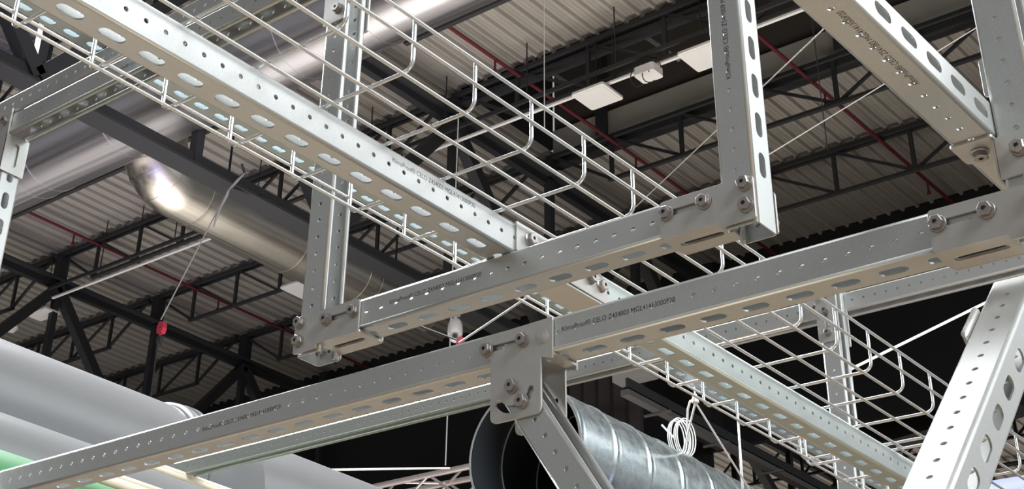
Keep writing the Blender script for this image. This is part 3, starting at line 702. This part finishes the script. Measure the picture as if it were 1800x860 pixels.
pts = [(430, 305), (415, 320), (403, 333), (398, 345), (388, 365), (382, 378), (375, 400)]
tube('chain_link', [at(x, y, 0, -10.45) for x, y in pts], [.008, .016, .007, .018, .008, .015, .006], M['rope'], ch, 8)
tube('sling', [at(412, 332, 0, -10.5), at(440, 342, 0, -10.5), at(465, 340, 0, -10.5)], .012, M['dark'], ch, 8)
tube('sling_tail', [at(430, 305, 0, -10.5), at(425, 288, 0, -10.5)], .012, M['dark'], ch, 8)
# hanging dome camera under the lower chord of the near truss
pc = at(800, 580, 0, -10.6); dc = empty('dome_camera', pc); tag(dc, 'white dome surveillance camera hanging between the two rails', 'camera')
def lathe(name, c, prof, m, parent, n=32):
    bm = bmesh.new(); rings = [[bm.verts.new(Vector(c) + Vector((r * math.cos(2 * math.pi * k / n), r * math.sin(2 * math.pi * k / n), z))) for k in range(n)] for r, z in prof]
    for a, b_ in zip(rings[:-1], rings[1:]):
        for k in range(n): bm.faces.new((a[k], a[(k + 1) % n], b_[(k + 1) % n], b_[k]))
    bm.faces.new(rings[0]); bm.faces.new(rings[-1][::-1]); return smooth_by_angle(obj(name, bm, m, parent, recalc=True), .8)
K = 2.25; top = 7.105 + H - pc.z
lathe('housing', pc, [(r * K, z * K) for r, z in ((.004, .062), (.018, .060), (.030, .048), (.038, .025), (.040, 0), (.040, -.022), (.037, -.030), (.004, -.030))], M['white'], dc)
lathe('ceiling_mount', pc, [(.020, .060 * K), (.020, .070 * K), (.055, .074 * K), (.055, .085 * K), (.03, .086 * K), (.03, top), (.002, top)], M['white'], dc)
bc = pc + Vector((0, 0, -.034 * K)); ball = blob('camera_ball', bc, .033 * K, .033 * K, .036 * K, M['white'], dc, 24)
ld = (Vector((0, 0, H)) - bc).normalized()
tube('lens_ring', [bc + ld * .025 * K, bc + ld * .036 * K], .018 * K, M['grey'], ball, 20)
tube('lens', [bc + ld * .028 * K, bc + ld * .0375 * K], .012 * K, M['dark'], ball, 20)
hk = at(807, 603, 1, 4.9); o = plate('rope_clamp', rpoly([(-.016, -.036), (.016, -.036), (.020, .010), (.010, .030), (-.012, .030), (-.018, .004)], .006), [circ(0, .006, .005, 10)], .016, hk, (1, 0, 0), (0, 0, 1), (0, 1, 0), M['hoist'], None); tag(o, 'small dark red rope clamp in front of the dome camera', 'clamp')
rope(hk, at(905, 540, 1, 4.9) + Vector((.35, 0, .12)), .005, M['rope'], 'thin rope rising right from the dark red clamp by the dome camera')
rope(hk + Vector((0, .005, .01)), at(764, 566, 1, 4.9) + Vector((-.5, 0, .22)), .004, M['dark'], 'dark thin rope rising left from the dark red clamp by the dome camera')
# wires under the distant strut and coil on the spiral duct
gz = at(1222, 701, 0, -1.815); wg = empty('wire_gripper', gz); tag(wg, 'pale wire gripper below the blue slotted strut, holding thin white wires', 'gripper')
lathe('gripper_body', gz, [(.002, .013), (.005, .010), (.0075, 0), (.009, -.010), (.003, -.013)], M['white'], wg, 16)
tube('white_wire', [gz, V(gz.x, gz.y, 1.346)], .0020, M['rope_w'], wg, 6)
for (a, ax) in (((1200, 798), -2.2), ((1322, 868), -2.0)): tube('white_wire', [gz + Vector((0, 0, -.01)), at(*a, 0, ax)], .0028, M['rope_w'], wg, 6)
pts = [gz, at(1212, 703, 0, -2.0), at(1207, 730, 0, -2.05), at(1208, 765, 0, -2.15)]
tube('white_wire', [at(1221, 702, 0, -1.815), at(1213, 706, 0, -1.84), at(1209, 720, 0, -2.0), at(1208, 745, 0, -2.05), at(1211, 775, 0, -2.1)], .0028, M['rope_w'], wg, 6)
p = at(1298, 730, 0, -2.0); o = tube('white_wire', [at(1294, 690, 0, -2.0), at(1305, 848, 0, -2.0), at(1306, 880, 0, -2.0)], .0032, M['rope_w'], None, 8); tag(o, 'thicker white vertical wire beside the coil on the spiral duct', 'wire')
cc = at(1195, 775, 0, -2.24); wc = empty('wire_coil', cc); tag(wc, 'coil of shiny white wire standing on top of the spiral duct', 'coil of wire')
for i in range(6):
    c0 = cc + Vector((.0045 * i - .012, .004 * i, .010 + .002 * (i % 3))); rx = .030 + .0015 * (i % 3)
    tube('wire_turn', [c0 + Vector((.3 * rx * math.cos(t), rx * math.cos(t), rx * 1.7 * math.sin(t))) for t in [2 * math.pi * k / 28 for k in range(29)]], .0016, M['rope_w'], wc, 6)
tube('wire_tail', [cc + Vector((0, -.03, 0)), at(1163, 747, 0, -2.26)], .0028, M['rope_w'], wc, 6)
# aluminium box truss
def box_truss(y, x0, x1, z, s, label):
    root = empty('stage_truss', V(x0, y, z)); tag(root, label, 'truss')
    for dy in (0, s):
        for dz in (0, s): tube('chord_tube', [V(x0, y + dy, z + dz), V(x1, y + dy, z + dz)], .03, M['truss'], root, 14)
    n = int((x1 - x0) / .42); st = (x1 - x0) / n
    for i in range(n):
        xa, xb = x0 + i * st, x0 + (i + 1) * st
        if i % 2: xa, xb = xb, xa
        for dy in (0, s): tube('lacing_tube', [V(xa, y + dy, z), V(xb, y + dy, z + s)], .014, M['truss'], root, 8)
        tube('lacing_tube', [V(xa, y, z), V(xb, y + s, z)], .014, M['truss'], root, 8)
        tube('lacing_tube', [V(xa, y, z + s), V(xb, y + s, z + s)], .014, M['truss'], root, 8)
box_truss(11, -13.5, -8.7, 4.24, .30, 'pinkish white aluminium stage truss at bottom, left of the spiral duct')
# cable ladder and black drape in the dark area
p = at(1098, 690, 0, -8.2); q = at(1290, 800, 0, -8.2)
lr = empty('cable_ladder', p); tag(lr, 'dim grey cable ladder running down right over the spiral duct', 'cable ladder')
bar('side_rail', V(p.x, p.y, p.z - H), V(p.x, YW - .1, p.z - H), .10, .06, M['grey3'], lr); bar('side_rail', V(p.x + .03, p.y, p.z - H + .10), V(p.x + .03, YW - .1, p.z - H + .10), .03, .10, M['dark'], lr)
y = p.y + .6
while y < YW - .2: bar('rung', V(p.x - .16, y, p.z - H - .045), V(p.x + .16, y, p.z - H - .045), .03, .02, M['grey3'], lr); y += 1.15
p = at(1066, 665, 1, 15); bm = bmesh.new(); prof = [(p.x - .55 + .11 * i, 15 + (.07 if i % 2 else -.02)) for i in range(10)]
a = [bm.verts.new((x, y, p.z + .1)) for x, y in prof]; b_ = [bm.verts.new((x, y, p.z - 3.2)) for x, y in prof]; a2 = [bm.verts.new((x, y + .05, p.z + .1)) for x, y in prof]; b2 = [bm.verts.new((x, y + .05, p.z - 3.2)) for x, y in prof]
for i in range(9):
    bm.faces.new((a[i], a[i + 1], b_[i + 1], b_[i])); bm.faces.new((a2[i + 1], a2[i], b2[i], b2[i + 1]))
M['drape'] = mat('black_brown_drape', (.018, .012, .012), .8)
tag(obj('black_drape', bm, M['drape'], None, recalc=True), 'black folded drape hanging in the dark behind the fork bracket', 'drape')
M['grey2'] = mat('dull_white_panel', (.30, .29, .28), .6)
p = at(1095, 655, 1, 14); o = box('wall_lamp', p + Vector((-.15, 0, -.09)), p + Vector((.35, .2, .07)), M['grey2']); tag(o, 'dull grey lamp housing beside the black drape', 'lamp')
# pale pipes in the hall beyond
for (a, b_), r, lab in ((((1510, 735), (1700, 676)), .06, 'upper beige pipe in the hall beyond the dark wall, right'), (((1500, 745), (1690, 690)), .05, 'lower beige pipe in the hall beyond the dark wall, right'), (((1245, 770), (1300, 752)), .05, 'beige pipe end in the hall beyond, under the blue strut')):
    p, q = at(*a, 1, YW + .1 + r), at(*b_, 1, YW + .1 + r); o = tube('beige_pipe', [p, q], r, M['cream'], None, 10); tag(o, lab, 'pipe', 'beige pipes in the hall beyond')
o = bar('grey_beam', at(1490, 790, 1, 20), at(1800, 700, 1, 20), .5, .3, M['dark']); tag(o, 'dark broad beam in the hall beyond the dark wall, right', 'beam')
p = at(18, 572, 2, 9.0); wb = blob('lamp_cover', p, .16, .12, .10, M['white'], None, 12)
for i, v in enumerate(wb.data.vertices): v.co = p + (v.co - p) * (1 + .25 * math.sin(i * 2.7))
tag(wb, 'crumpled white cover hanging at the left edge beside the light panel', 'cover')
